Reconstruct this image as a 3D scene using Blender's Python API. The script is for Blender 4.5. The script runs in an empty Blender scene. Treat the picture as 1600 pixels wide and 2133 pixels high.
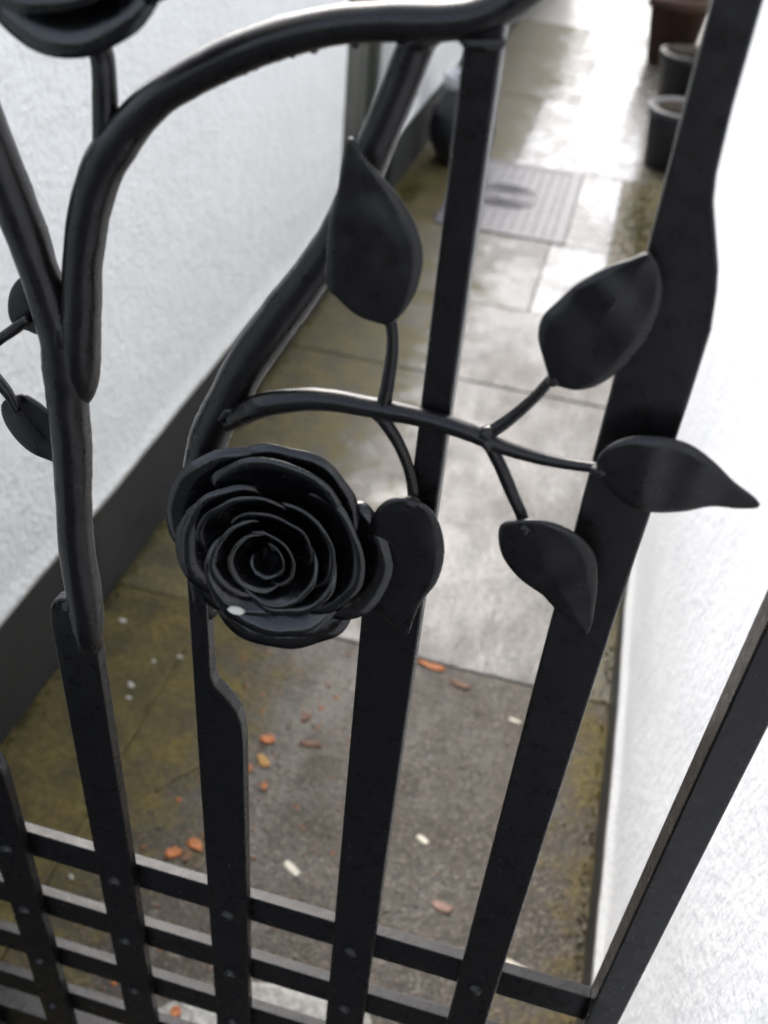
import bpy, bmesh, math, random
from mathutils import Vector, Matrix, noise

R = math.radians
SC = bpy.context.scene
COL = SC.collection
random.seed(7)

# ------------------------------------------------------------------ camera
cam_data = bpy.data.cameras.new('camera')
cam = bpy.data.objects.new('camera', cam_data)
COL.objects.link(cam)
CX = Vector((0.96414123, 0.25385984, 0.07737484))      # right
CY = Vector((0.21712449, -0.58687802, -0.78001997))    # image down
CZ = Vector((-0.15260615, 0.76884938, -0.62095248))    # forward
CAM = Vector((0.0, 0.0, 1.40))
m3 = Matrix((CX, -CY, -CZ)).transposed()
cam.matrix_world = Matrix.Translation(CAM) @ m3.to_4x4()
cam_data.sensor_fit = 'VERTICAL'
cam_data.sensor_height = 36.0
cam_data.sensor_width = 27.0
cam_data.lens = 2011.84 / 2133.0 * 36.0
cam_data.clip_start = 0.02
cam_data.clip_end = 500.0
cam_data.dof.use_dof = True
cam_data.dof.focus_distance = 0.58
cam_data.dof.aperture_fstop = cam_data.lens / 5.0      # 5 mm pupil, like a phone held close
SC.camera = cam

# ------------------------------------------------------------------ sky and sun (overcast, after rain)
SUN_EL, SUN_AZ = R(43), R(-27)        # azimuth from +Y towards +X
w = bpy.data.worlds.new('World')
SC.world = w
w.use_nodes = True
nt = w.node_tree
nt.nodes.clear()
sky = nt.nodes.new('ShaderNodeTexSky')
sky.sky_type = 'NISHITA'
sky.sun_disc = False
sky.sun_elevation = SUN_EL
sky.sun_rotation = SUN_AZ
sky.air_density = 1.0
sky.dust_density = 4.0
sky.ozone_density = 1.0
hs = nt.nodes.new('ShaderNodeHueSaturation')
hs.inputs['Saturation'].default_value = 0.54
bg = nt.nodes.new('ShaderNodeBackground')
bg.inputs['Strength'].default_value = 0.15
wo = nt.nodes.new('ShaderNodeOutputWorld')
nt.links.new(sky.outputs[0], hs.inputs['Color'])
nt.links.new(hs.outputs[0], bg.inputs['Color'])
nt.links.new(bg.outputs[0], wo.inputs['Surface'])

sd = bpy.data.lights.new('sun', 'SUN')
sd.energy = 0.55
sd.angle = R(35)
sd.color = (1.0, 0.97, 0.93)
sun = bpy.data.objects.new('sun', sd)
COL.objects.link(sun)
sdir = Vector((math.sin(SUN_AZ) * math.cos(SUN_EL), math.cos(SUN_AZ) * math.cos(SUN_EL), math.sin(SUN_EL)))
sun.rotation_euler = sdir.to_track_quat('Z', 'Y').to_euler()
sun.location = sdir * 20

vs = SC.view_settings
vs.view_transform = 'Standard'
vs.look = 'None'
vs.exposure = 1.70
vs.gamma = 1.0
vs.use_curve_mapping = False
SC.render.engine = 'CYCLES'
SC.cycles.adaptive_threshold = 0.03
SC.cycles.max_bounces = 5
SC.cycles.diffuse_bounces = 3
SC.cycles.glossy_bounces = 2
SC.cycles.caustics_reflective = False
SC.cycles.caustics_refractive = False


# ------------------------------------------------------------------ material helpers
class NT:
    def __init__(self, name):
        self.m = bpy.data.materials.new(name)
        self.m.use_nodes = True
        self.t = self.m.node_tree
        self.b = self.t.nodes['Principled BSDF']
        self.co = self.t.nodes.new('ShaderNodeNewGeometry').outputs['Position']

    def n(self, typ, **kw):
        nd = self.t.nodes.new(typ)
        for k, v in kw.items():
            if k in nd.inputs:
                self.put(nd.inputs[k], v)
            else:
                setattr(nd, k, v)
        return nd

    def put(self, sock, v):
        if hasattr(v, 'is_output'):
            self.t.links.new(v, sock)
        else:
            sock.default_value = v

    def objco(self):
        self.co = self.t.nodes.new('ShaderNodeTexCoord').outputs['Object']

    def noise(self, scale, detail=4, rough=0.55, stretch=None):
        co = self.co
        if stretch:
            mp = self.n('ShaderNodeMapping')
            mp.inputs['Scale'].default_value = stretch
            self.t.links.new(co, mp.inputs['Vector'])
            co = mp.outputs[0]
        nd = self.n('ShaderNodeTexNoise', Scale=scale, Detail=detail, Roughness=rough)
        self.t.links.new(co, nd.inputs['Vector'])
        return nd.outputs['Fac']

    def voronoi(self, scale, out='Distance', rnd=1.0):
        nd = self.n('ShaderNodeTexVoronoi', Scale=scale, Randomness=rnd)
        self.t.links.new(self.co, nd.inputs['Vector'])
        return nd.outputs[out]

    def ramp(self, fac, stops):
        nd = self.n('ShaderNodeValToRGB')
        cr = nd.color_ramp
        while len(cr.elements) < len(stops):
            cr.elements.new(0.5)
        for e, (p, c) in zip(cr.elements, stops):
            e.position = p
            if not isinstance(c, (tuple, list)):
                c = (c, c, c)
            e.color = (*c, 1)
        self.put(nd.inputs[0], fac)
        return nd.outputs[0]

    def mix(self, fac, a, b, mode='MIX'):
        nd = self.n('ShaderNodeMix', data_type='RGBA', blend_type=mode)
        for s, v in ((nd.inputs[0], fac), (nd.inputs[6], a), (nd.inputs[7], b)):
            if isinstance(v, (tuple, list)):
                v = (*v, 1) if len(v) == 3 else v
            self.put(s, v)
        return nd.outputs[2]

    def math(self, op, a, b=0.0, c=None, clamp=False):
        nd = self.n('ShaderNodeMath', operation=op, use_clamp=clamp)
        self.put(nd.inputs[0], a)
        self.put(nd.inputs[1], b)
        if c is not None:
            self.put(nd.inputs[2], c)
        return nd.outputs[0]

    def sep(self):
        nd = self.n('ShaderNodeSeparateXYZ')
        self.t.links.new(self.co, nd.inputs[0])
        return nd.outputs

    def bump(self, h, strength, dist, prev=None):
        nd = self.n('ShaderNodeBump', Strength=strength, Distance=dist)
        self.put(nd.inputs['Height'], h)
        if prev is not None:
            self.put(nd.inputs['Normal'], prev)
        return nd.outputs[0]

    def set(self, **kw):
        for k, v in kw.items():
            k = k.replace('_', ' ')
            s = self.b.inputs[k]
            if isinstance(v, (tuple, list)) and len(v) == 3 and s.type == 'RGBA':
                v = (*v, 1)
            self.put(s, v)
        return self.m


def mat_iron():
    k = NT('black_gloss_paint')
    n1 = k.noise(60, 2)
    v = k.voronoi(330)
    keep = k.ramp(k.noise(45, 1), [(0.47, 0.0), (0.55, 1.0)])
    drop = k.math('MULTIPLY', k.ramp(v, [(0.10, 1.0), (0.20, 0.0)]), keep)
    h = k.math('ADD', n1, k.math('MULTIPLY', drop, 0.22))
    nb = k.bump(h, 0.10, 0.0025)
    rg = k.ramp(k.noise(110, 3), [(0.3, 0.24), (0.7, 0.36)])
    return k.set(Base_Color=(0.0046, 0.0042, 0.0044), Roughness=rg, Specular_IOR_Level=0.40, Normal=nb)


def mat_rose_iron():
    k = NT('cast_black_paint')
    n1 = k.noise(140, 3)
    nb = k.bump(n1, 0.16, 0.002)
    rg = k.ramp(n1, [(0.3, 0.15), (0.7, 0.30)])
    return k.set(Base_Color=(0.0024, 0.0024, 0.0028), Roughness=rg, Specular_IOR_Level=0.60, Normal=nb)


def mat_stucco(name, tint=(0.89, 0.90, 0.878), relief=0.75, speckle=0.25):
    k = NT(name)
    big = k.noise(1.8, 4)
    mid = k.noise(20, 2)
    fine = k.noise(88, 2, 0.55)
    h = k.math('ADD', k.math('MULTIPLY', mid, 0.8), k.math('MULTIPLY', fine, 0.62))
    nb = k.bump(h, relief, 0.011)
    c1 = tuple(c * 0.91 for c in tint)
    col = k.mix(k.ramp(big, [(0.3, 0.0), (0.7, 1.0)]), c1, tint)
    col = k.mix(k.ramp(fine, [(0.36, speckle), (0.54, 0.0)]), col, tuple(c * 0.70 for c in tint))  # darker specks in the low spots of the fine grain
    # splash grime with its own ragged upper edge, low on the wall
    z = k.sep()[2]
    gr = k.math('ADD', k.math('MULTIPLY', z, -3.2), k.math('MULTIPLY', big, 1.3))
    gr = k.ramp(gr, [(0.0, 0.0), (0.55, 0.35)])
    col = k.mix(gr, col, tuple(c * t for c, t in zip(tint, (0.80, 0.78, 0.70))))
    return k.set(Base_Color=col, Roughness=0.88, Specular_IOR_Level=0.25, Normal=nb)


def mat_plinth():
    k = NT('dark_plinth_paint')
    n1 = k.noise(9, 5)
    n2 = k.noise(120, 4)
    col = k.mix(k.ramp(n1, [(0.3, 0.0), (0.7, 1.0)]), (0.029, 0.031, 0.030), (0.043, 0.045, 0.043))
    col = k.mix(k.ramp(k.noise(30, 5), [(0.58, 0.0), (0.75, 0.4)]), col, (0.058, 0.058, 0.042))
    nb = k.bump(n2, 0.35, 0.003)
    return k.set(Base_Color=col, Roughness=k.ramp(n1, [(0.3, 0.5), (0.7, 0.72)]), Specular_IOR_Level=0.3, Normal=nb)


def mat_floor(name, base_a, base_b, rough, moss_side=1.0, grit=0.5, bumpy=1.0, wet=0.6, spec=0.5, moss_off=-1.62, speck=(0.40, 0.36, 0.30)):
    k = NT(name)
    big = k.noise(2.3, 4)
    mid = k.noise(13, 4, 0.62)
    fine = k.noise(75, 3, 0.7)
    vn = k.n('ShaderNodeTexVoronoi', Scale=190.0)
    k.t.links.new(k.co, vn.inputs['Vector'])
    vor, vcol = vn.outputs['Distance'], vn.outputs['Color']
    col = k.mix(k.ramp(mid, [(0.32, 0.0), (0.68, 1.0)]), base_a, base_b)
    col = k.mix(k.ramp(fine, [(0.38, 0.75), (0.56, 0.0)]), col, tuple(c * 0.35 for c in base_a))
    col = k.mix(k.ramp(big, [(0.36, 0.65), (0.52, 0.0)]), col, tuple(c * t for c, t in zip(base_a, (0.62, 0.50, 0.36))))
    # exposed aggregate: single grains of different colours
    sepc = k.n('ShaderNodeSeparateColor')
    k.put(sepc.inputs[0], vcol)
    gmask = k.math('MULTIPLY', k.ramp(sepc.outputs[0], [(0.50, 0.0), (0.70, grit)]), k.ramp(vor, [(0.30, 1.0), (0.55, 0.0)]))
    gcol = k.ramp(sepc.outputs[1], [(0.0, (0.08, 0.07, 0.055)), (0.4, (0.26, 0.23, 0.185)), (0.78, speck), (1.0, (0.34, 0.17, 0.075))])
    col = k.mix(gmask, col, gcol)
    # moss and algae that spreads out from the foot of both walls
    x = k.sep()[0]
    lm = k.math('ADD', k.math('MULTIPLY', x, -4.2), moss_off)
    rm = k.math('ADD', k.math('MULTIPLY', x, 5.0), -0.55)
    mm = k.math('MAXIMUM', lm, rm)
    mm = k.math('ADD', mm, k.math('MULTIPLY', k.math('SUBTRACT', mid, 0.5), 1.6))
    mm = k.math('ADD', mm, k.math('MULTIPLY', k.math('SUBTRACT', big, 0.5), 2.2))
    mm = k.math('ADD', mm, k.math('MULTIPLY', k.math('SUBTRACT', fine, 0.5), 1.1))
    mm = k.math('MULTIPLY', k.ramp(mm, [(0.0, 0.0), (0.75, 0.88)]), moss_side)
    mcol = k.mix(k.ramp(mid, [(0.34, 0.0), (0.64, 1.0)]), (0.052, 0.040, 0.014), (0.150, 0.120, 0.034))
    mcol = k.mix(k.ramp(fine, [(0.4, 0.6), (0.6, 0.0)]), mcol, (0.045, 0.034, 0.012))
    col = k.mix(mm, col, mcol)
    rg = k.ramp(mid, [(0.32, rough[0]), (0.68, rough[1])])
    rg = k.math('ADD', rg, k.math('MULTIPLY', mm, 0.28))
    h = k.math('ADD', k.math('MULTIPLY', mid, 1.2), k.math('MULTIPLY', fine, 0.55))
    h = k.math('ADD', h, k.math('MULTIPLY', vor, -0.45 * grit))
    nb = k.bump(h, 0.55 * bumpy, 0.010)
    # a skin of rainwater that lies smoother than the concrete and breaks up in patches
    brk = k.math('ADD', k.math('MULTIPLY', big, 0.62), k.math('MULTIPLY', k.noise(9, 3, 0.6, (2.2, 0.9, 1.0)), 0.38))
    film = k.ramp(brk, [(0.42, 0.06 * wet), (0.56, wet)])
    film = k.math('MULTIPLY', film, k.math('SUBTRACT', 1.0, k.math('MULTIPLY', mm, 1.1), clamp=True))
    nw = k.bump(h, 0.16 * bumpy, 0.010)
    return k.set(Base_Color=col, Roughness=rg, Specular_IOR_Level=spec, Normal=nb,
                 Coat_Weight=film, Coat_Roughness=0.10, Coat_IOR=1.45, Coat_Normal=nw)


def mat_simple(name, a, b, scale=30, rough=0.6, bump=0.2, spec=0.4, metallic=0.0):
    k = NT(name)
    n1 = k.noise(scale, 5)
    col = k.mix(k.ramp(n1, [(0.3, 0.0), (0.7, 1.0)]), a, b)
    nb = k.bump(k.noise(scale * 4, 4), bump, 0.004)
    return k.set(Base_Color=col, Roughness=rough, Specular_IOR_Level=spec, Normal=nb, Metallic=metallic)


IRON = mat_iron()
ROSE = mat_rose_iron()
STUCCO = mat_stucco('white_roughcast')
STUCCO_R = mat_stucco('white_roughcast_right', (0.78, 0.80, 0.82), 0.24, 0.08)
PLINTH = mat_plinth()
AGG = mat_floor('wet_aggregate', (0.038, 0.031, 0.021), (0.074, 0.061, 0.043), (0.42, 0.64), 1.0, 0.42, 0.80, 0.14, 0.30)  # brown concrete, its colour darkened further for light blocked near the gate
PALE = mat_floor('wet_pale_concrete', (0.072, 0.069, 0.062), (0.122, 0.118, 0.107), (0.28, 0.48), 1.0, 0.40, 0.65, 0.50, 0.40, -1.36)
SMOOTH = mat_floor('wet_smooth_concrete', (0.085, 0.084, 0.080), (0.130, 0.128, 0.122), (0.20, 0.36), 0.6, 0.20, 0.50, 0.75, 0.45)
DARK_APRON = mat_simple('dark_reflected_ground', (0.020, 0.020, 0.021), (0.045, 0.044, 0.043), 60, 0.5, 0.6)  # invented dark surface for the bar fronts to reflect
STONE = mat_floor('pale_threshold_stone', (0.20, 0.205, 0.185), (0.28, 0.28, 0.25), (0.30, 0.5), 0.35, 0.15, 0.7, 0.5)
MOSSY = mat_floor('mossy_gutter_concrete', (0.085, 0.072, 0.040), (0.130, 0.110, 0.066), (0.45, 0.68), 1.0, 0.40, 0.8, 0.10, 0.30)
SOIL = mat_simple('wet_soil', (0.009, 0.007, 0.005), (0.022, 0.017, 0.011), 40, 0.95, 0.8, 0.08)
STEEL = mat_simple('galvanised_cover', (0.070, 0.066, 0.074), (0.115, 0.109, 0.119), 18, 0.36, 0.3, 0.45, 0.1)
DOORP = mat_simple('olive_grey_door_paint', (0.075, 0.078, 0.066), (0.105, 0.108, 0.092), 25, 0.55, 0.25)
POTB = mat_simple('black_glaze', (0.010, 0.010, 0.012), (0.022, 0.022, 0.025), 20, 0.35, 0.2, 0.6)
POTD = mat_simple('charcoal_plastic', (0.012, 0.012, 0.014), (0.022, 0.022, 0.025), 25, 0.45, 0.2)
POTRIM = mat_simple('pale_grey_rim', (0.40, 0.40, 0.42), (0.55, 0.55, 0.56), 30, 0.5, 0.2)
TERRA = mat_simple('terracotta', (0.028, 0.015, 0.010), (0.075, 0.032, 0.018), 22, 0.7, 0.3)
LEAF_O = mat_simple('orange_leaf', (0.30, 0.085, 0.020), (0.46, 0.16, 0.040), 130, 0.45, 0.3)
LEAF_Y = mat_simple('ochre_leaf', (0.26, 0.130, 0.022), (0.36, 0.19, 0.04), 130, 0.45, 0.3)
LEAF_B = mat_simple('brown_leaf', (0.10, 0.045, 0.020), (0.19, 0.085, 0.040), 130, 0.5, 0.3)
CHIP = mat_simple('white_chip', (0.42, 0.39, 0.31), (0.60, 0.56, 0.46), 90, 0.5, 0.2)
PETAL = mat_simple('white_petal', (0.50, 0.48, 0.42), (0.66, 0.64, 0.58), 90, 0.5, 0.2)
PINK = mat_simple('pink_chip', (0.17, 0.095, 0.070), (0.24, 0.14, 0.105), 90, 0.6, 0.2)
MOSS = mat_simple('moss_green', (0.070, 0.066, 0.014), (0.15, 0.13, 0.034), 60, 0.8, 0.3, 0.2)
GRIT = mat_simple('stone_grit', (0.055, 0.044, 0.030), (0.17, 0.14, 0.105), 45, 0.45, 0.3)


# ------------------------------------------------------------------ object helpers
def link(name, me, parent=None, mat=None, smooth=False):
    o = bpy.data.objects.new(name, me)
    COL.objects.link(o)
    if parent is not None:
        o.parent = parent
        if parent.location.length > 0 and not o.get('keep'):
            pass
    if mat:
        me.materials.clear()
        me.materials.append(mat)
    if smooth:
        me.polygons.foreach_set('use_smooth', [True] * len(me.polygons))
    return o


def tag(o, label=None, cat=None, group=None, kind=None):
    if label: o['label'] = label
    if cat: o['category'] = cat
    if group: o['group'] = group
    if kind: o['kind'] = kind
    return o


def empty(name, loc=(0, 0, 0)):
    o = bpy.data.objects.new(name, None)
    o.empty_display_size = 0.05
    o.location = loc
    COL.objects.link(o)
    return o


def bm_mesh(bm, name):
    bmesh.ops.recalc_face_normals(bm, faces=bm.faces[:])
    me = bpy.data.meshes.new(name)
    bm.to_mesh(me)
    bm.free()
    return me


def box_mesh(name, lo, hi, bev=0.0, seg=2):
    bm = bmesh.new()
    bmesh.ops.create_cube(bm, size=1)
    for v in bm.verts:
        v.co = Vector([(lo[i] + hi[i]) / 2 + v.co[i] * (hi[i] - lo[i]) for i in range(3)])
    if bev:
        bmesh.ops.bevel(bm, geom=bm.edges[:], offset=bev, segments=seg, affect='EDGES', profile=0.5)
    return bm_mesh(bm, name)


def prism_xz(name, poly, y0, y1, bev=0.0013):
    """outline in the plane of the gate (x, z), extruded from y0 to y1"""
    bm = bmesh.new()
    a = [bm.verts.new((x, y0, z)) for x, z in poly]
    b = [bm.verts.new((x, y1, z)) for x, z in poly]
    n = len(poly)
    bm.faces.new(a)
    bm.faces.new(b[::-1])
    for i in range(n):
        bm.faces.new((a[i], b[i], b[(i + 1) % n], a[(i + 1) % n]))
    bmesh.ops.recalc_face_normals(bm, faces=bm.faces[:])
    if bev:
        fr = [e for e in bm.edges if abs(e.verts[0].co.y - e.verts[1].co.y) < 1e-7]
        bmesh.ops.bevel(bm, geom=fr, offset=bev, segments=2, affect='EDGES', profile=0.5)
    # hand-worked iron: edges and faces are never quite true
    for v in bm.verts:
        q = v.co * 38
        v.co += Vector((noise.noise(q), 0.7 * noise.noise(q + Vector((9, 1, 4))), 0)) * 0.0006
    return bm_mesh(bm, name)


def prism_xy(name, poly, z0, z1, bev=0.004, wob=0.0015):
    bm = bmesh.new()
    a = [bm.verts.new((x, y, z0)) for x, y in poly]
    b = [bm.verts.new((x, y, z1)) for x, y in poly]
    n = len(poly)
    bm.faces.new(a[::-1])
    top = bm.faces.new(b)
    for i in range(n):
        bm.faces.new((a[i], a[(i + 1) % n], b[(i + 1) % n], b[i]))
    bmesh.ops.recalc_face_normals(bm, faces=bm.faces[:])
    if bev:
        bmesh.ops.bevel(bm, geom=list(top.edges), offset=bev, segments=2, affect='EDGES', profile=0.6)
    return bm_mesh(bm, name)


def catmull(pts, n):
    out = []
    P = [Vector(p) for p in pts]
    ext = [P[0] * 2 - P[1]] + P + [P[-1] * 2 - P[-2]]
    for i in range(1, len(ext) - 2):
        p0, p1, p2, p3 = ext[i - 1], ext[i], ext[i + 1], ext[i + 2]
        for s in range(n):
            t = s / n
            out.append(0.5 * ((2 * p1) + (p2 - p0) * t + (2 * p0 - 5 * p1 + 4 * p2 - p3) * t * t + (3 * p1 - p0 - 3 * p2 + p3) * t ** 3))
    out.append(P[-1])
    return out


def tube_mesh(name, pts, n=5, sides=16, lump=0.045, flat=1.0):
    """pts: (x, y, z, r). A hand-forged round bar that swells and thins."""
    q = catmull(pts, n)
    bm = bmesh.new()
    rings = []
    for i, p in enumerate(q):
        a = q[max(i - 1, 0)].xyz
        b = q[min(i + 1, len(q) - 1)].xyz
        t = (b - a).normalized()
        u = Vector((0, 1, 0))
        u = (u - t * u.dot(t)).normalized()
        s = t.cross(u)
        r = max(p[3], 0.0008)
        ring = []
        for k in range(sides):
            an = 2 * math.pi * k / sides
            d = s * math.cos(an) + u * math.sin(an) * flat
            c = p.xyz + d * r
            rr = r * (1 + lump * noise.noise(c * 70) + lump * 0.6 * noise.noise(c * 190))
            ring.append(bm.verts.new(p.xyz + d * rr))
        rings.append(ring)
    for i in range(len(rings) - 1):
        for k in range(sides):
            bm.faces.new((rings[i][k], rings[i][(k + 1) % sides], rings[i + 1][(k + 1) % sides], rings[i + 1][k]))
    for ring, s in ((rings[0], -1), (rings[-1], 1)):
        c = sum((v.co for v in ring), Vector()) / sides
        i = 0 if s < 0 else len(q) - 1
        j = 1 if s < 0 else len(q) - 2
        c += (q[i].xyz - q[j].xyz).normalized() * max(q[i][3], 0.0008) * 0.35
        cv = bm.verts.new(c)
        for k in range(sides):
            bm.faces.new((ring[k], ring[(k + 1) % sides], cv))
    return bm_mesh(bm, name)


def leaf_mesh(name, outline, base, tip, y, bulge=0.004, thick=0.0026, lean=(0.0, 0.0)):
    """a plate leaf: outline in (x, z), dished either side of a midrib"""
    pts = [Vector((p[0], p[1])) for p in outline]
    P = [pts[-1]] + pts + [pts[0], pts[1]]
    fine = []
    for i in range(1, len(P) - 2):
        for s in range(4):
            t = s / 4
            p0, p1, p2, p3 = P[i - 1], P[i], P[i + 1], P[i + 2]
            fine.append(0.5 * ((2 * p1) + (p2 - p0) * t + (2 * p0 - 5 * p1 + 4 * p2 - p3) * t * t + (3 * p1 - p0 - 3 * p2 + p3) * t ** 3))
    b, e = Vector(base), Vector(tip)
    ax = (e - b)
    L = ax.length
    ax /= L
    cx = sum((p.x for p in fine)) / len(fine)
    cz = sum((p.y for p in fine)) / len(fine)
    bm = bmesh.new()
    fr, bk = [], []
    lev = [0.0, 0.05, 0.25, 0.5, 0.75, 1.0]
    for t in lev:
        rf, rb = [], []
        for p in fine:
            s = min(max((p - b).dot(ax), 0.04 * L), 0.96 * L)
            mid = b + ax * s
            q = p.lerp(mid, t)
            wide = (p - mid).length
            prof = (1 - (1 - t) ** 2) * bulge * min(1.0, wide / 0.02)
            dy = -prof + lean[0] * (q.x - cx) + lean[1] * (q.y - cz)
            dy += 0.0012 * noise.noise(Vector((q.x * 60, q.y * 60, 3)))
            th = thick * (0.25 if t == 0 else 1.0) / 2
            rf.append(bm.verts.new((q.x, y + dy - th, q.y)))
            rb.append(bm.verts.new((q.x, y + dy + th, q.y)))
        fr.append(rf)
        bk.append(rb)
    n = len(fine)
    for R_, flip in ((fr, False), (bk, True)):
        for i in range(len(lev) - 1):
            for k in range(n):
                f = (R_[i][k], R_[i][(k + 1) % n], R_[i + 1][(k + 1) % n], R_[i + 1][k])
                try:
                    bm.faces.new(f)
                except ValueError:
                    pass
    for k in range(n):
        bm.faces.new((fr[0][k], bk[0][k], bk[0][(k + 1) % n], fr[0][(k + 1) % n]))
    bmesh.ops.remove_doubles(bm, verts=bm.verts[:], dist=0.00002)
    return bm_mesh(bm, name)


def lathe_mesh(name, prof, c, sides=32, wob=0.0):
    bm = bmesh.new()
    rings = []
    for r, z in prof:
        ring = []
        for k in range(sides):
            a = 2 * math.pi * k / sides
            rr = r * (1 + wob * noise.noise(Vector((math.cos(a) * 2, math.sin(a) * 2, z * 8))))
            ring.append(bm.verts.new((c[0] + rr * math.cos(a), c[1] + rr * math.sin(a), c[2] + z)))
        rings.append(ring)
    for i in range(len(rings) - 1):
        for k in range(sides):
            bm.faces.new((rings[i][k], rings[i][(k + 1) % sides], rings[i + 1][(k + 1) % sides], rings[i + 1][k]))
    bm.faces.new(rings[0][::-1])
    bm.faces.new(rings[-1])
    return bm_mesh(bm, name)


# ------------------------------------------------------------------ ground and passage floor
XL, XR = -0.806, 0.216          # faces of the two walls
g = link('ground', box_mesh('ground', (-120, -120, -0.30), (120, 120, -0.035)), None, SOIL)
tag(g, kind='structure')
floor = empty('passage_floor')
tag(floor, kind='structure')


def slab(poly, mat, z=0.0, name='concrete_slab', gap=0.004):
    # pull the outline in for the joint
    cx = sum(p[0] for p in poly) / len(poly)
    cy = sum(p[1] for p in poly) / len(poly)
    pp = []
    for (x, y) in poly:
        pp.append((x - math.copysign(gap, x - cx), y - math.copysign(gap, y - cy)))
    # ragged edges
    q = []
    n = len(pp)
    for i in range(n):
        a, b = Vector(pp[i]), Vector(pp[(i + 1) % n])
        m = max(1, int((b - a).length / 0.06))
        for s in range(m):
            p = a.lerp(b, s / m)
            d = Vector((noise.noise(Vector((p.x * 14, p.y * 14, 1))), noise.noise(Vector((p.x * 14, p.y * 14, 7))))) * 0.0028
            q.append((p.x + d.x, p.y + d.y))
    return link(name, prism_xy(name, q, -0.045, z, 0.004), floor, mat)


def rect(x0, x1, y0, y1):
    return [(x0, y0), (x1, y0), (x1, y1), (x0, y1)]


bed = link('mortar_bed', box_mesh('mortar_bed', (-0.93, 0.21, -0.034), (0.575, 12.0, -0.0065)), floor, mat_simple('mortar', (0.045, 0.042, 0.034), (0.085, 0.080, 0.066), 30, 0.6, 0.4))
# nearest the gate: brown aggregate concrete with a mossy gutter strip along the left wall
slab(rect(-0.600, XR, 0.20, 1.310), AGG, 0.0, gap=0.0006)
slab(rect(XL, -0.600, 0.20, 1.312), MOSSY, -0.001, gap=0.0006)
slab(rect(-2.5, 2.5, -3.50, 0.20), DARK_APRON, -0.008, 'unseen_dark_apron')  # added out of view to keep reflections in the gate fronts dark
J = 0.0022
XF = XL - 0.10
for (x0, x1, y0, y1, mt, z) in (
        (XL, XR, 1.310, 2.400, PALE, 0.0), (XL, XR, 2.400, 2.900, PALE, 0.001), (XL, -0.168, 2.900, 3.500, PALE, 0.0),
        (-0.168, 0.052, 2.900, 3.500, SMOOTH, -0.0005), (0.052, XR, 2.900, 3.500, MOSSY, 0.0), (XF, -0.622, 3.500, 4.325, MOSSY, 0.0),
        (-0.120, 0.052, 3.500, 4.325, SMOOTH, 0.0), (0.052, 0.560, 3.500, 4.325, MOSSY, 0.0), (XF, -0.43, 4.325, 5.40, PALE, 0.0),
        (-0.43, 0.10, 4.325, 5.40, SMOOTH, 0.001), (0.10, 0.560, 4.325, 5.40, PALE, 0.0), (XF, -0.25, 5.40, 6.43, PALE, 0.001),
        (-0.25, 0.560, 5.40, 6.43, SMOOTH, 0.0), (XF, 0.560, 6.43, 7.30, PALE, 0.001), (XF, 0.560, 7.30, 8.60, SMOOTH, 0.0),
        (XF, 0.560, 8.60, 10.0, PALE, 0.0), (XF, 0.560, 10.0, 12.0, PALE, 0.0)):
    pg = [(x0 + 0.0006, y0 + J), (x1 - 0.0006, y0 + J), (x1 - 0.0006, y1 - J), (x0 + 0.0006, y1 - J)]
    slab(pg, mt, z, gap=0.0)
# pale flat stone let into the floor just behind the gate
st = [(-0.372, 0.535), (-0.33, 0.572), (-0.250, 0.618), (-0.19, 0.628), (-0.138, 0.650), (-0.092, 0.655),
      (-0.064, 0.610), (-0.050, 0.545), (-0.075, 0.46), (-0.20, 0.42), (-0.33, 0.44)]
slab(st, STONE, 0.010, 'paving_stone', 0.0)
# the thin raised mortar ridge between gutter and floor
rid = [(-0.590, 1.318, 0.0005, 0.004), (-0.598, 1.25, 0.0005, 0.0045), (-0.606, 1.16, 0.0, 0.004), (-0.611, 1.10, 0.0, 0.003), (-0.606, 1.03, -0.001, 0.0025)]
link('mortar_ridge', tube_mesh('mortar_ridge', rid, 5, 8, 0.3), floor, PALE, True)
rid = [(-0.515, 0.872, 0.0, 0.003), (-0.495, 0.905, 0.0, 0.0045), (-0.470, 0.938, 0.0005, 0.004), (-0.452, 0.975, 0.0, 0.003), (-0.44, 1.02, 0.0, 0.002)]
link('mortar_ridge', tube_mesh('mortar_ridge', rid, 5, 8, 0.3), floor, PALE, True)

# ------------------------------------------------------------------ inspection cover
cov = empty('inspection_cover', (-0.37, 3.91, 0))
tag(cov, 'galvanised steel inspection cover with raised studs and concentric rings let into the floor', 'cover')
bm = bmesh.new()
X0, X1, Y0, Y1 = -0.617, -0.124, 3.507, 4.318


def addbox(bm, lo, hi):
    r = bmesh.ops.create_cube(bm, size=1)
    for v in r['verts']:
        v.co = Vector([(lo[i] + hi[i]) / 2 + v.co[i] * (hi[i] - lo[i]) for i in range(3)])


def part_at(name, me, parent, mat, smooth=False):
    me.transform(Matrix.Translation(-parent.location))
    return link(name, me, parent, mat, smooth)


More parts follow.
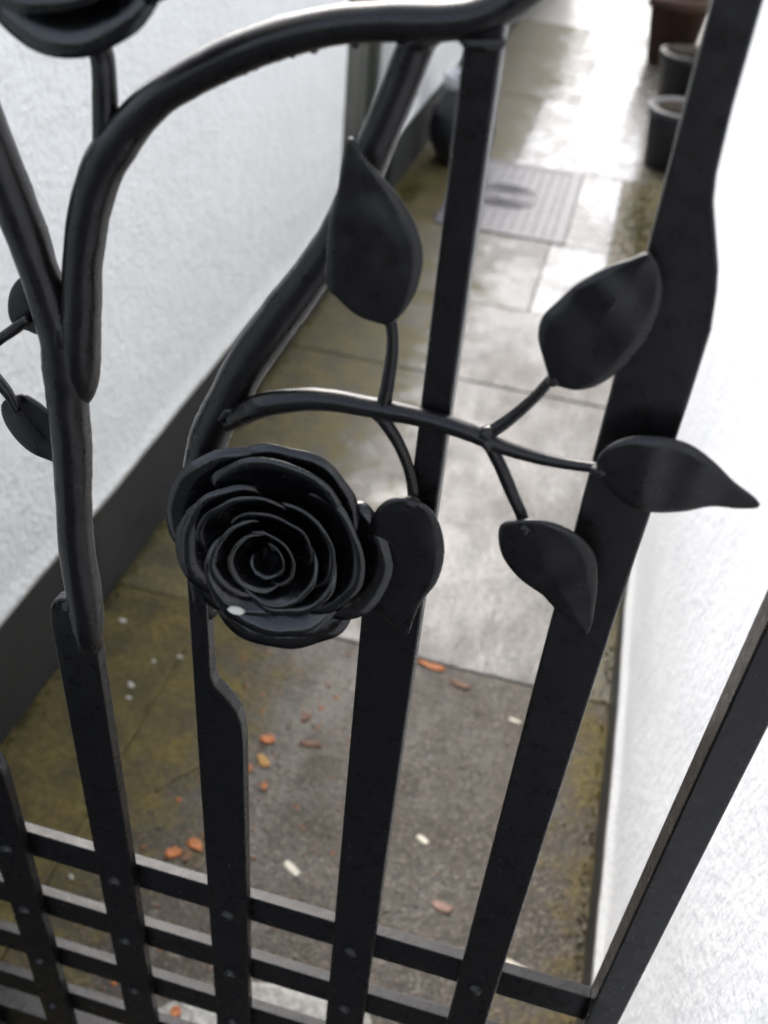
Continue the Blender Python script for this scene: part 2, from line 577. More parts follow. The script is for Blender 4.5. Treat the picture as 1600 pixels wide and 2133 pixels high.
F = 0.045
addbox(bm, (X0, Y0, -0.04), (X0 + F, Y1, 0.003))
addbox(bm, (X1 - F, Y0, -0.04), (X1, Y1, 0.003))
addbox(bm, (X0 + F, Y0, -0.04), (X1 - F, Y0 + 0.02, 0.003))
addbox(bm, (X0 + F, Y1 - 0.02, -0.04), (X1 - F, Y1, 0.003))
part_at('frame', bm_mesh(bm, 'frame'), cov, STEEL)
part_at('plate', box_mesh('plate', (X0 + F + 0.003, Y0 + 0.023, -0.03), (X1 - F - 0.003, Y1 - 0.023, 0.001), 0.002), cov, STEEL)
rc = (-0.40, 3.905)
bm = bmesh.new()
nx, ny = 9, 17
for i in range(nx):
    for j in range(ny):
        x = X0 + F + 0.035 + (X1 - X0 - 2 * F - 0.07) * i / (nx - 1)
        yy = Y0 + 0.05 + (Y1 - Y0 - 0.10) * j / (ny - 1)
        if (x - rc[0]) ** 2 + (yy - rc[1]) ** 2 < 0.135 ** 2:
            continue
        r = bmesh.ops.create_uvsphere(bm, u_segments=8, v_segments=4, radius=1)
        for v in r['verts']:
            v.co = Vector((x + v.co.x * 0.010, yy + v.co.y * 0.007, 0.001 + v.co.z * 0.0022))
tag(part_at('stud', bm_mesh(bm, 'stud'), cov, STEEL, True), kind='stuff')
for r_ in (0.045, 0.072, 0.099, 0.126):
    pts = []
    bm = bmesh.new()
    S = 40
    prof = [(-0.005, 0.0), (-0.003, 0.005), (0.003, 0.005), (0.005, 0.0)]
    rings = [[bm.verts.new((rc[0] + (r_ + a) * math.cos(2 * math.pi * k / S), rc[1] + (r_ + a) * math.sin(2 * math.pi * k / S), 0.0005 + b)) for a, b in prof] for k in range(S)]
    for k in range(S):
        for i in range(3):
            bm.faces.new((rings[k][i], rings[(k + 1) % S][i], rings[(k + 1) % S][i + 1], rings[k][i + 1]))
    part_at('ring', bm_mesh(bm, 'ring'), cov, STEEL)


# ------------------------------------------------------------------ walls
def rough_face(name, x, y0, y1, z0, z1, side, step=0.035, bell=True, depth=0.28, top_cap=True):
    """roughcast wall; side=+1 faces +X, -1 faces -X. The foot flares out over the plinth."""
    ny = max(2, int((y1 - y0) / step))
    nz = max(2, int((z1 - z0) / step))
    bm = bmesh.new()
    grid = []
    for i in range(ny + 1):
        col = []
        for j in range(nz + 1):
            t = j / nz
            y = y0 + (y1 - y0) * i / ny
            z = z0 + (z1 - z0) * (t ** 1.35)
            off = 0.0045 * noise.noise(Vector((y * 2.3, z * 2.3, x * 5))) + 0.0022 * noise.noise(Vector((y * 11, z * 11, x)))
            if bell:
                off += 0.010 * math.exp(-((z - z0) / 0.022) ** 2)
            if i in (0, ny):
                off -= 0.004
            col.append(bm.verts.new((x + side * off, y, z)))
        grid.append(col)
    for i in range(ny):
        for j in range(nz):
            bm.faces.new((grid[i][j], grid[i + 1][j], grid[i + 1][j + 1], grid[i][j + 1]))
    xb = x - side * depth
    bk = {}
    for i in range(ny + 1):
        for j in (0, nz):
            bk[(i, j)] = bm.verts.new((xb, grid[i][j].co.y, grid[i][j].co.z))
    for i in range(ny):
        bm.faces.new((grid[i][nz], grid[i + 1][nz], bk[(i + 1, nz)], bk[(i, nz)]))
        bm.faces.new((grid[i + 1][0], grid[i][0], bk[(i, 0)], bk[(i + 1, 0)]))
    for i in (0, ny):
        bm.faces.new([grid[i][j] for j in range(nz + 1)] + [bk[(i, nz)], bk[(i, 0)]])
    bm.faces.new([bk[(i, 0)] for i in range(ny + 1)] + [bk[(i, nz)] for i in range(ny, -1, -1)])
    return bm_mesh(bm, name)


def wall(x, y0, y1, ztop, side, zp, label, mat, depth=0.28):
    o = empty('roughcast_wall', (x, (y0 + y1) / 2, 0))
    tag(o, label, 'wall')
    part_at('render', rough_face('render', x - side * 0.003, y0, y1, zp, ztop, side, depth=depth), o, mat, True)
    xs = sorted((x - side * 0.0005, x - side * (depth - 0.01)))
    part_at('plinth', box_mesh('plinth', (xs[0], y0 + 0.004, -0.03), (xs[1], y1 - 0.004, zp), 0.004), o, PLINTH)
    cs = sorted((x + side * 0.03, x - side * (depth + 0.03)))
    part_at('coping', box_mesh('coping', (cs[0], y0 - 0.01, ztop), (cs[1], y1 + 0.01, ztop + 0.06), 0.01), o, STUCCO)
    return o


wall(XL, -0.55, 2.875, 1.30, +1, 0.233, 'white roughcast wall with a dark grey plinth on the left of the passage', STUCCO)
wall(-0.840, 3.72, 12.0, 1.42, +1, 0.222, 'farther white wall beyond the olive door, seen behind the black urn', STUCCO)
wall(XR, -0.55, 2.960, 1.75, -1, 0.110, 'bright white wall along the right side of the passage', STUCCO_R, 0.20)
wall(0.560, 3.00, 12.0, 1.75, -1, 0.110, 'set-back pale wall behind the dark plant pots at upper right', STUCCO_R, 0.20)

# boarded door in the recess between the two left walls
dr = empty('boarded_door', (-0.93, 3.30, 0))
tag(dr, 'olive grey boarded door set back past the end of the left wall', 'door')
part_at('frame', box_mesh('frame', (-1.02, 2.885, 0.0), (-0.915, 2.935, 1.42), 0.003), dr, DOORP)
part_at('frame', box_mesh('frame', (-1.02, 3.660, 0.0), (-0.915, 3.712, 1.42), 0.003), dr, DOORP)
part_at('frame', box_mesh('frame', (-1.02, 2.938, 1.37), (-0.915, 3.657, 1.42), 0.003), dr, DOORP)
nb = 16
for i in range(nb):
    a = 2.940 + 0.716 * i / nb
    b = 2.940 + 0.716 * (i + 1) / nb - 0.004
    part_at('board', box_mesh('board', (-0.975, a, 0.02), (-0.945 + 0.001 * (i % 3), b, 1.365), 0.004), dr, DOORP)
part_at('backing', box_mesh('backing', (-0.990, 2.940, 0.02), (-0.977, 3.655, 1.365)), dr, DOORP)
tag(link('doorstep', box_mesh('doorstep', (-1.02, 2.885, -0.03), (-0.912, 3.712, 0.018), 0.006), None, PALE),
    'low concrete step under the olive boarded door', 'step')

# ------------------------------------------------------------------ the gate
YG = 0.376                       # front face of the flat bars
TB = 0.010                       # bar thickness
gate = empty('iron_gate', (0, YG, 0))
tag(gate, 'black wrought iron gate of riveted flat bars with roses, stems and leaves', 'gate')


def gp(name, me, mat=IRON, smooth=False, parent=None):
    p = parent or gate
    me.transform(Matrix.Translation(Vector((0, -YG, 0))))
    return link(name, me, p, mat, smooth)


ROWS = [0.654, 0.556, 0.463, 0.370]
Zb = 0.10


def shoulder(x0, x1, y, z):
    return [(x0 + (x1 - x0) * a, z - (0.052 * b)) for a, b in y]


SH = [(0.0, 0.0), (0.12, 0.20), (0.35, 0.33), (0.60, 0.50), (0.82, 0.72), (0.95, 0.98), (1.0, 1.4)]


def bar_right_shoulder(xl, xr, xn, zs, ztop):
    """wide flat bar whose right shoulder steps in to a narrow upright: left edge straight"""
    poly = [(xl, Zb), (xr, Zb)]
    poly += [(xn + (xr - xn) * a, zs - 0.040 * b) for a, b in SH[::-1]]
    poly += [(xn, ztop), (xl, ztop)]
    return poly


bars = {}


def mkbar(key, poly, xc, rows, y0=YG, y1=YG + TB):
    o = gp('bar', prism_xz('bar', poly, y0, y1))
    bars[key] = o
    for z in rows:
        rivet(o, xc, z, y0)
    return o


def rivet(o, x, z, y):
    bm = bmesh.new()
    bmesh.ops.create_uvsphere(bm, u_segments=14, v_segments=8, radius=1)
    for v in bm.verts:
        v.co = Vector((x + v.co.x * 0.0061, y + v.co.y * 0.0052, z + v.co.z * 0.0061))
    gp('rivet', bm_mesh(bm, 'rivet'), IRON, True, o)


R4 = ROWS + [0.276]
mkbar('far', [(-0.478, Zb), (-0.446, Zb), (-0.446, 1.35), (-0.478, 1.35)], -0.462, R4)
mkbar('b0', bar_right_shoulder(-0.3805, -0.350, -0.364, 0.800, 1.34), -0.366, R4)
# second bar: its shoulder is on the left, the upright rises on the right
pl = [(-0.2835, Zb), (-0.2520, Zb), (-0.2520, 0.990), (-0.2640, 0.990), (-0.2665, 0.974), (-0.2720, 0.9725), (-0.2770, 0.969), (-0.2805, 0.962), (-0.2825, 0.950)]
mkbar('bL', pl, -0.268, R4)
mkbar('b3', bar_right_shoulder(-0.186, -0.1535, -0.1740, 0.936, 1.02), -0.170, R4)
# fourth bar: wide below the leaf, narrow above, shoulder on the left
pl = [(-0.0820, Zb), (-0.0505, Zb), (-0.0482, 1.06), (-0.0480, 1.327), (-0.0628, 1.324), (-0.0625, 1.110), (-0.0650, 1.092), (-0.072, 1.080), (-0.079, 1.064), (-0.0820, 1.040)]
mkbar('b4', pl, -0.0668, R4)
pl = [(0.0195, Zb), (0.0490, Zb), (0.0500, 1.06), (0.0525, 1.19), (0.0517, 1.225), (0.0497, 1.2414), (0.0474, 1.2511), (0.0425, 1.2645), (0.0385, 1.2755), (0.0368, 1.286), (0.0360, 1.31), (0.0355, 1.62), (0.0190, 1.62), (0.0195, 1.25)]
mkbar('b5', pl, 0.0338, R4)
mkbar('b6', [(0.1190, 0.0), (0.1415, 0.0), (0.1415, 1.62), (0.1190, 1.62)], 0.130, [], YG - 0.002, YG + 0.020)
mkbar('stile', [(-0.790, 0.0), (-0.762, 0.0), (-0.762, 1.62), (-0.790, 1.62)], -0.776, [], YG - 0.002, YG + 0.020)
for x in (-0.566, -0.668):
    mkbar('l', [(x - 0.016, Zb), (x + 0.016, Zb), (x + 0.016, 1.35), (x - 0.016, 1.35)], x, R4)

for z in ROWS:
    gp('rail', prism_xz('rail', [(-0.770 + 0.0085, z - 0.019), (0.1185, z - 0.019), (0.1185, z + 0.016), (-0.7615, z + 0.016)], YG + TB, YG + TB + 0.0095, 0.001))
gp('rail', prism_xz('rail', [(-0.7615, 0.252), (0.1185, 0.252), (0.1185, 0.300), (-0.7615, 0.300)], YG + TB, YG + TB + 0.030, 0.001))
gp('rail', prism_xz('rail', [(-0.7615, 0.105), (0.1185, 0.105), (0.1185, 0.145), (-0.7615, 0.145)], YG + TB, YG + TB + 0.0095, 0.001))
gp('rail', prism_xz('rail', [(-0.7615, 1.580), (0.1185, 1.580), (0.1185, 1.615), (-0.7615, 1.615)], YG + TB, YG + TB + 0.0095, 0.001))

# round stems -------------------------------------------------------------
yA = YG + 0.004


def stem(name, pts, y=yA, n=5, sides=18, k=1.0, lump=0.05):
    p = []
    for q in pts:
        if len(q) == 4:
            p.append((q[0], q[1], q[2], q[3] * k))
        else:
            p.append((q[0], y, q[1], q[2] * k))
    return gp(name, tube_mesh(name, p, n, sides, lump), IRON, True)


# stem rising from the second bar, forking at 1.15 m
stem('stem', [(-0.2590, 0.930, 0.0075), (-0.2575, 0.965, 0.0108), (-0.2572, 1.0157, 0.0104), (-0.2545, 1.0508, 0.0100), (-0.2508, 1.0851, 0.0106),
              (-0.2492, 1.1102, 0.0108), (-0.2485, 1.1264, 0.0108), (-0.2470, 1.1407, 0.0118), (-0.2475, 1.160, 0.0108),
              (-0.2533, 1.1883, 0.0095), (-0.2569, 1.2050, 0.0098), (-0.2622, 1.227, 0.0100), (-0.2688, 1.2505, 0.0100), (-0.281, 1.292, 0.0098), (-0.303, 1.345, 0.0095), (-0.345, 1.40, 0.0085), (-0.40, 1.43, 0.007)])
arch = stem('arched_stem', [(-0.2462, 0.3850, 1.1140, 0.0040), (-0.2432, 0.3835, 1.1265, 0.0088), (-0.2402, 0.3815, 1.142, 0.0108), (-0.2370, 1.158, 0.0102), (-0.2340, 1.1758, 0.0096), (-0.2303, 1.1987, 0.0092), (-0.2238, 1.2245, 0.0094), (-0.2149, 1.2462, 0.0092),
                     (-0.2059, 1.2585, 0.0088), (-0.1970, 1.2690, 0.0080), (-0.1845, 1.2810, 0.0076), (-0.1667, 1.2924, 0.0075), (-0.1478, 1.3027, 0.0075),
                     (-0.129, 1.3108, 0.0073), (-0.1114, 1.3163, 0.0070), (-0.0936, 1.3198, 0.0071), (-0.0752, 1.3223, 0.0072), (-0.0622, 1.325, 0.0069),
                     (-0.0511, 1.3303, 0.0066), (-0.0418, 1.338, 0.0066), (-0.0340, 1.3490, 0.0065), (-0.020, 1.372, 0.0062), (0.004, 1.398, 0.006), (0.022, 1.41, 0.0058)])
stem('rose_stalk', [(-0.2130, 1.2485, 0.0060), (-0.2113, 1.2601, 0.0060), (-0.2107, 1.2715, 0.0054), (-0.2097, 1.2854, 0.0050), (-0.2102, 1.2940, 0.0050), (-0.2108, 0.374, 1.308, 0.0050), (-0.2115, 0.370, 1.330, 0.0055), (-0.2095, 0.368, 1.350, 0.0055)], lump=0.06)
yS = YG + 0.008
stem('curved_stem', [(-0.1790, 0.985, 0.0080), (-0.1796, 1.0207, 0.0098), (-0.1794, 1.0548, 0.0097), (-0.1773, 1.0837, 0.0099), (-0.1738, 1.1057, 0.0103), (-0.1676, 1.1240, 0.0102),
                     (-0.1596, 1.1413, 0.0102), (-0.1473, 1.1676, 0.0102), (-0.1325, 1.1921, 0.0098), (-0.1195, 1.2131, 0.0088), (-0.1104, 1.2299, 0.0080), (-0.1037, 1.2469, 0.0078),
                     (-0.0978, 1.2631, 0.0077), (-0.0928, 1.2785, 0.0077), (-0.0872, 1.2954, 0.0075), (-0.0817, 1.3125, 0.0073), (-0.0788, 1.322, 0.0072)], y=yS)
yV = YG - 0.004
vine = stem('vine', [(-0.1660, 0.384, 1.1220, 0.0055), (-0.1530, 0.378, 1.1340, 0.0060), (-0.1405, yV, 1.1458, 0.0061), (-0.129, yV, 1.1515, 0.0060), (-0.1153, yV, 1.1560, 0.0057), (-0.1019, yV, 1.1584, 0.0054), (-0.0885, yV, 1.1588, 0.0052),
                     (-0.0758, yV, 1.1592, 0.0050), (-0.0569, yV, 1.1590, 0.0046), (-0.0371, yV, 1.1562, 0.0042), (-0.0214, yV, 1.1522, 0.0036), (-0.0008, yV, 1.1505, 0.0030), (0.0208, yV - 0.004, 1.1545, 0.0025), (0.0300, yV - 0.007, 1.1590, 0.0018)], sides=14)


def pet(pts, y=yV):
    return stem('leaf_stalk', pts, y, 5, 12, 0.98, 0.06)


pet([(-0.0800, 1.1570, 0.0036), (-0.0789, 1.1625, 0.0036), (-0.0777, 1.178, 0.0033), (-0.0773, 1.1928, 0.0030), (-0.0793, 1.2052, 0.0028), (-0.0815, 0.368, 1.2120, 0.0020)])
pet([(-0.0330, 1.1555, 0.0032), (-0.0267, 1.1606, 0.0032), (-0.018, 1.1717, 0.0029), (-0.011, 1.1828, 0.0026), (-0.0062, 1.1923, 0.0025), (-0.001, 0.368, 1.201, 0.0018)])
pet([(-0.0290, 1.1550, 0.0034), (-0.0277, 1.1524, 0.0034), (-0.0206, 1.1413, 0.0033), (-0.0136, 1.1284, 0.0032), (-0.0061, 1.1152, 0.0031), (-0.002, 0.366, 1.106, 0.0020)])
pet([(-0.0810, 1.1575, 0.0035), (-0.0782, 1.1534, 0.0035), (-0.0712, 1.144, 0.0031), (-0.0647, 1.1313, 0.0028), (-0.0607, 1.1172, 0.0029), (-0.0590, 0.366, 1.105, 0.0022)])
pet([(-0.3710, 1.105, 0.0045), (-0.340, 1.120, 0.0040), (-0.3029, 1.132, 0.0030), (-0.2833, 1.1475, 0.0028), (-0.2731, 1.1557, 0.0030), (-0.266, 1.162, 0.0022)], YG + 0.006)
pet([(-0.3250, 1.148, 0.0040), (-0.3049, 1.1358, 0.0040), (-0.2895, 1.1197, 0.0036), (-0.2845, 1.1120, 0.0030), (-0.282, 1.104, 0.0022)], YG + 0.006)
pet([(-0.3710, 1.165, 0.0045), (-0.350, 1.160, 0.0042), (-0.3250, 1.148, 0.0040)], YG + 0.006)

# leaves -------------------------------------------------------------------
LEAVES = [
    ([(-0.2593, 1.1783), (-0.2677, 1.1822), (-0.2744, 1.1766), (-0.2789, 1.168), (-0.2796, 1.1585), (-0.2772, 1.1536), (-0.2707, 1.1523), (-0.2636, 1.151), (-0.2527, 1.156), (-0.2454, 1.1708), (-0.2430, 1.185), (-0.2492, 1.1853)], (-0.275, 1.154), (-0.244, 1.184), 0.388, (0.0, 0.0)),
    ([(-0.2889, 1.1073), (-0.2817, 1.1108), (-0.2776, 1.11), (-0.2698, 1.1051), (-0.2638, 1.0972), (-0.2612, 1.0852), (-0.2575, 1.0620), (-0.2683, 1.067), (-0.2812, 1.0703), (-0.2903, 1.0779), (-0.2953, 1.088), (-0.2957, 1.0989), (-0.2935, 1.1041)], (-0.286, 1.108), (-0.2585, 1.0635), 0.389, (0.05, -0.05)),
    ([(-0.1013, 1.2799), (-0.0945, 1.2733), (-0.0861, 1.2657), (-0.0776, 1.2575), (-0.0701, 1.2465), (-0.0672, 1.2357), (-0.0685, 1.2227), (-0.0733, 1.2118), (-0.0782, 1.2067), (-0.0835, 1.2065), (-0.0933, 1.2088), (-0.1023, 1.2149), (-0.1070, 1.2195), (-0.1076, 1.2334), (-0.1070, 1.248), (-0.1046, 1.2603), (-0.1030, 1.2719)], (-0.0808, 1.2072), (-0.1008, 1.278), 0.367, (0.06, 0.08)),
    ([(-0.0061, 1.194), (0.0005, 1.1919), (0.0075, 1.1928), (0.0147, 1.1975), (0.0215, 1.2071), (0.0278, 1.2218), (0.0293, 1.2369), (0.0259, 1.2484), (0.0201, 1.2550), (0.0132, 1.2513), (0.005, 1.2464), (-0.0038, 1.2386), (-0.0099, 1.2301), (-0.0152, 1.2215), (-0.0154, 1.2126), (-0.0113, 1.2033)], (-0.0050, 1.1945), (0.0200, 1.2540), 0.368, (0.0, 0.05)),
    ([(0.0209, 1.1587), (0.0222, 1.1676), (0.0292, 1.1749), (0.0376, 1.1784), (0.0485, 1.1794), (0.0591, 1.1774), (0.0686, 1.1723), (0.0788, 1.1648), (0.0919, 1.1569), (0.0844, 1.153), (0.0726, 1.1508), (0.0617, 1.1451), (0.0499, 1.1413), (0.039, 1.1421), (0.0277, 1.1494)], (0.0220, 1.1600), (0.0910, 1.1568), 0.363, (0.0, 0.05)),
    ([(-0.0054, 1.1183), (0.0057, 1.12), (0.0188, 1.1173), (0.0297, 1.1085), (0.0349, 1.0947), (0.0377, 1.0764), (0.0379, 1.0580), (0.0281, 1.0649), (0.0187, 1.0696), (0.0115, 1.0756), (0.0036, 1.0796), (-0.0046, 1.0851), (-0.0123, 1.0955), (-0.0158, 1.1073), (-0.014, 1.1138)], (-0.0070, 1.1150), (0.0370, 1.0600), 0.366, (0.0, 0.03)),
    ([(-0.0581, 1.1175), (-0.0479, 1.1117), (-0.0424, 1.0997), (-0.0397, 1.0848), (-0.0415, 1.0679), (-0.0477, 1.0524), (-0.0509, 1.0379), (-0.0531, 1.0270), (-0.0629, 1.0332), (-0.0731, 1.0442), (-0.0795, 1.0596), (-0.0813, 1.0756), (-0.0797, 1.0921), (-0.0754, 1.1086), (-0.0676, 1.1164)], (-0.0600, 1.1150), (-0.0533, 1.0290), 0.364, (0.05, 0.0)),
]
for ol, b, t, y, lean in LEAVES:
    gp('leaf', leaf_mesh('leaf', ol, b, t, y, 0.0010, 0.0026, lean), IRON, True)


# weld beads where pieces were joined
WELDS = [(-0.1585, 0.3775, 1.1345, 0.0075, 0.0042, 0.9), (-0.0795, 0.3720, 1.1610, 0.0052, 0.0036, 0.1), (-0.0800, 0.3715, 1.1560, 0.0050, 0.0036, 2.6),
         (-0.0300, 0.3715, 1.1585, 0.0048, 0.0034, 0.8), (-0.0285, 0.3715, 1.1535, 0.0048, 0.0034, 2.2), (0.0235, 0.3655, 1.1560, 0.0050, 0.0030, 0.3),
         (-0.2435, 0.3740, 1.1600, 0.0040, 0.0120, 0.0), (-0.2128, 0.3760, 1.2530, 0.0075, 0.0050, 0.9), (-0.2655, 0.3765, 0.9680, 0.0060, 0.0040, 0.2),
         (-0.0555, 0.3780, 1.3180, 0.0090, 0.0034, 0.1), (-0.0795, 0.3800, 1.3150, 0.0085, 0.0038, 0.3), (-0.0050, 0.3690, 1.1935, 0.0034, 0.0030, 0.7),
         (-0.0800, 0.3690, 1.2070, 0.0036, 0.0028, 0.0), (-0.0592, 0.3655, 1.1150, 0.0036, 0.0030, 0.0), (-0.0040, 0.3665, 1.1140, 0.0034, 0.0030, 0.5)]
for x, y, z, rx, rz_, an in WELDS:
    bm = bmesh.new()
    bmesh.ops.create_icosphere(bm, subdivisions=3, radius=1)
    for v in bm.verts:
        d = 1 + 0.22 * noise.noise(v.co * 2.1 + Vector((x * 90, z * 90, 0)))
        px, py, pz = v.co.x * rx * d, v.co.y * 0.0042 * d, v.co.z * rz_ * d
        v.co = Vector((x + px * math.cos(an) - pz * math.sin(an), y + py, z + px * math.sin(an) + pz * math.cos(an)))
    gp('weld', bm_mesh(bm, 'weld'), IRON, True)

# roses --------------------------------------------------------------------
def petal_mesh(a0, span, Rm, H, rb, hb, curl, seed, nu=32, nv=8, taper=0.9, drift=0.16):
    bm = bmesh.new()
    rows = []
    for i in range(nu + 1):
        u = i / nu
        ang = a0 + span * u
        e = max(0.0, math.sin(math.pi * min(max(u, 0.0), 1.0))) ** 0.42
        wv = noise.noise(Vector((u * 2.6, seed * 3.1, 0.5))) * 0.10 + noise.noise(Vector((u * 7.0, seed * 1.7, 4.5))) * 0.034
        Rr = Rm * (1 + drift * (u - 0.5) + wv) * (1 - taper * 0.30 * (1 - e))
        Hh = hb + (H - hb) * (0.40 + 0.60 * e) + wv * 0.16 * Rm
        row = []
        for j in range(nv + 1):
            v = j / nv
            r = rb + (Rr - rb) * (1 - (1 - v) ** 1.7)
            z = hb + (Hh - hb) * (v ** 1.25)
            if v > 0.72:
                s = (v - 0.72) / 0.28
                r += curl * s * s
                z -= curl * 0.55 * s ** 3
            rr = noise.noise(Vector((ang * 3, v * 4, seed))) * 0.0007
            row.append(bm.verts.new(((r + rr) * math.cos(ang), (r + rr) * math.sin(ang), z)))
        rows.append(row)
    for i in range(nu):
        for j in range(nv):
            bm.faces.new((rows[i][j], rows[i + 1][j], rows[i + 1][j + 1], rows[i][j + 1]))
    bmesh.ops.recalc_face_normals(bm, faces=bm.faces[:])
    bmesh.ops.solidify(bm, geom=bm.faces[:], thickness=0.0013)
    return bm_mesh(bm, 'petal')


def make_rose(center, normal, spin, scale=1.0, seed=1):
    """an open rose: layers of cupped petals round a coiled heart"""
    base = empty('rose')
    base.parent = gate
    Z = Vector(normal).normalized()
    X = Vector((1, 0, 0))
    X = (X - Z * X.dot(Z)).normalized()
    Y = Z.cross(X)
    M = Matrix((X, Y, Z)).transposed().to_4x4()
    M = Matrix.Translation(Vector(center) - Vector((0, YG, 0))) @ M @ Matrix.Rotation(spin, 4, 'Z') @ Matrix.Scale(scale, 4)
    rings = [  # count, span, rim radius, rim height, base radius, base height, curl, start angle
        (5, 1.90, 0.0545, 0.0020, 0.012, -0.012, 0.0060, 0.25),
        (4, 2.20, 0.0452, 0.0095, 0.011, -0.008, 0.0042, 1.05),
        (4, 2.15, 0.0352, 0.0145, 0.009, -0.005, 0.0030, 0.15),
        (3, 2.75, 0.0255, 0.0175, 0.007, -0.003, 0.0024, 1.30),
        (2, 3.80, 0.0170, 0.0190, 0.005, -0.001, 0.0016, 2.20),
        (1, 5.20, 0.0100, 0.0185, 0.003, 0.000, 0.0010, 0.60),
    ]
    s = seed
    for n, span, Rm, H, rb, hb, curl, st in rings:
        for k in range(n):
            s += 1
            a0 = st + 2 * math.pi * k / n + random.uniform(-0.30, 0.30)
            me = petal_mesh(a0, span, Rm * random.uniform(0.93, 1.06), H * random.uniform(0.88, 1.10), rb, hb, curl, s * 1.37)
            me.transform(M)
            link('petal', me, base, ROSE, True)
    me = lathe_mesh('calyx', [(0.004, -0.026), (0.007, -0.022), (0.010, -0.014), (0.016, -0.009), (0.013, -0.004), (0.002, 0.0)], (0, 0, 0), 20)
    me.transform(M)
    link('calyx', me, base, ROSE, True)
    return base


make_rose((-0.1252, 0.352, 1.0765), (0.06, -0.96, 0.20), 2.6, 0.985, 33)
make_rose((-0.2095, 0.352, 1.3660), (-0.05, -0.96, 0.16), 0.9, 1.06, 33)


# ------------------------------------------------------------------ pots along the passage
def pot(name, c, prof, mat, label, rimprof=None, rimmat=POTRIM, cat='pot', soil=None, group=None):
    o = empty(name, (c[0], c[1], 0))
    tag(o, label, cat, group)
    part_at('body', lathe_mesh('body', prof, (c[0], c[1], 0.003), 36, 0.02), o, mat, True)
    if rimprof:
        part_at('rim', lathe_mesh('rim', rimprof, (c[0], c[1], 0.003), 36, 0.01), o, rimmat, True)
    if soil:
        part_at('soil', lathe_mesh('soil', [(soil[0], soil[1] - 0.01), (soil[0], soil[1]), (soil[0] * 0.5, soil[1] + 0.012), (0.003, soil[1] + 0.016)], (c[0], c[1], 0.003), 24, 0.05), o, SOIL, True)
    return o


pot('garden_urn', (-0.665, 4.22), [(0.085, 0.0), (0.105, 0.008), (0.098, 0.022), (0.118, 0.05), (0.140, 0.10), (0.143, 0.15), (0.130, 0.22), (0.100, 0.285), (0.088, 0.305), (0.075, 0.305)], POTB,
    'black bulging urn with a pale grey collar, standing by the farther left wall',
    [(0.078, 0.3055), (0.094, 0.307), (0.101, 0.325), (0.101, 0.352), (0.095, 0.358), (0.080, 0.356), (0.074, 0.335)], POTRIM, 'urn', (0.073, 0.33))
pot('plant_pot', (0.245, 4.64), [(0.122, 0.0), (0.128, 0.004), (0.150, 0.20), (0.152, 0.225), (0.140, 0.226)], POTD,
    'nearest black plant pot with a pale rim at the upper right', [(0.141, 0.2265), (0.160, 0.228), (0.165, 0.234), (0.165, 0.248), (0.160, 0.252), (0.150, 0.252), (0.146, 0.246)], mat_simple('grey_rim', (0.05, 0.05, 0.055), (0.10, 0.10, 0.105), 30, 0.45, 0.2), 'pot', (0.145, 0.243))
pot('plant_pot', (0.270, 5.72), [(0.128, 0.0), (0.134, 0.004), (0.165, 0.22), (0.172, 0.225), (0.172, 0.255), (0.158, 0.257)], POTD,
    'plain charcoal plant pot behind the one with the pale rim', None, None, 'pot', (0.150, 0.262))
pot('plant_pot', (0.170, 6.62), [(0.120, 0.0), (0.126, 0.004), (0.170, 0.30), (0.188, 0.302), (0.190, 0.37), (0.172, 0.372)], TERRA,
    'reddish terracotta pot farthest along the right side', None, None, 'pot', (0.165, 0.375))
pot('plant_pot', (0.440, 6.10), [(0.090, 0.0), (0.094, 0.004), (0.105, 0.40), (0.112, 0.404), (0.112, 0.43), (0.100, 0.432)],
    mat_simple('grey_stoneware', (0.16, 0.17, 0.165), (0.23, 0.235, 0.225), 20, 0.6), 'tall slim grey pot against the set-back right wall', None, None, 'pot', (0.098, 0.435))

# ------------------------------------------------------------------ litter on the wet floor


def dead_leaf(x, y, L, W, mat, rz, label, name='fallen_leaf', cat='leaf', lift=0.0022, z=0.0, group=None):
    """a torn, curled scrap: ragged outline fanned from a crumpled middle"""
    bm = bmesh.new()
    n = 18
    L *= 0.9
    W *= 0.9
    sd_ = random.uniform(0, 50)
    cut = random.uniform(0, 6.28)
    fold = random.uniform(0, 3.14)

    def pos(a, f):
        rag = 1 + 0.30 * noise.noise(Vector((math.cos(a) * 1.6, math.sin(a) * 1.6, sd_))) + 0.16 * noise.noise(Vector((math.cos(a) * 5, math.sin(a) * 5, sd_)))
        if math.cos(a - cut) > 0.80:
            rag *= 0.72
        px, py = math.cos(a) * L / 2 * rag * f, math.sin(a) * W / 2 * rag * f
        d = (px * math.cos(fold) + py * math.sin(fold)) / (0.5 * L)
        zz = 0.0016 + lift * abs(d) ** 1.4 + 0.0012 * (1 + noise.noise(Vector((px * 140, py * 140, sd_))))
        return (px, py, zz)
    c = bm.verts.new((0, 0, 0.0016))
    r1 = [bm.verts.new(pos(2 * math.pi * k / n, 0.55)) for k in range(n)]
    r2 = [bm.verts.new(pos(2 * math.pi * k / n, 1.0)) for k in range(n)]
    for k in range(n):
        q = (k + 1) % n
        bm.faces.new((c, r1[k], r1[q]))
        bm.faces.new((r1[k], r2[k], r2[q], r1[q]))
    bmesh.ops.recalc_face_normals(bm, faces=bm.faces[:])
    bmesh.ops.solidify(bm, geom=bm.faces[:], thickness=0.0007)
    o = link(name, bm_mesh(bm, name), None, mat, True)
    o.location = (x, y, z)
    o.rotation_euler = (0, 0, rz)
    tag(o, label, cat, group)
    return o


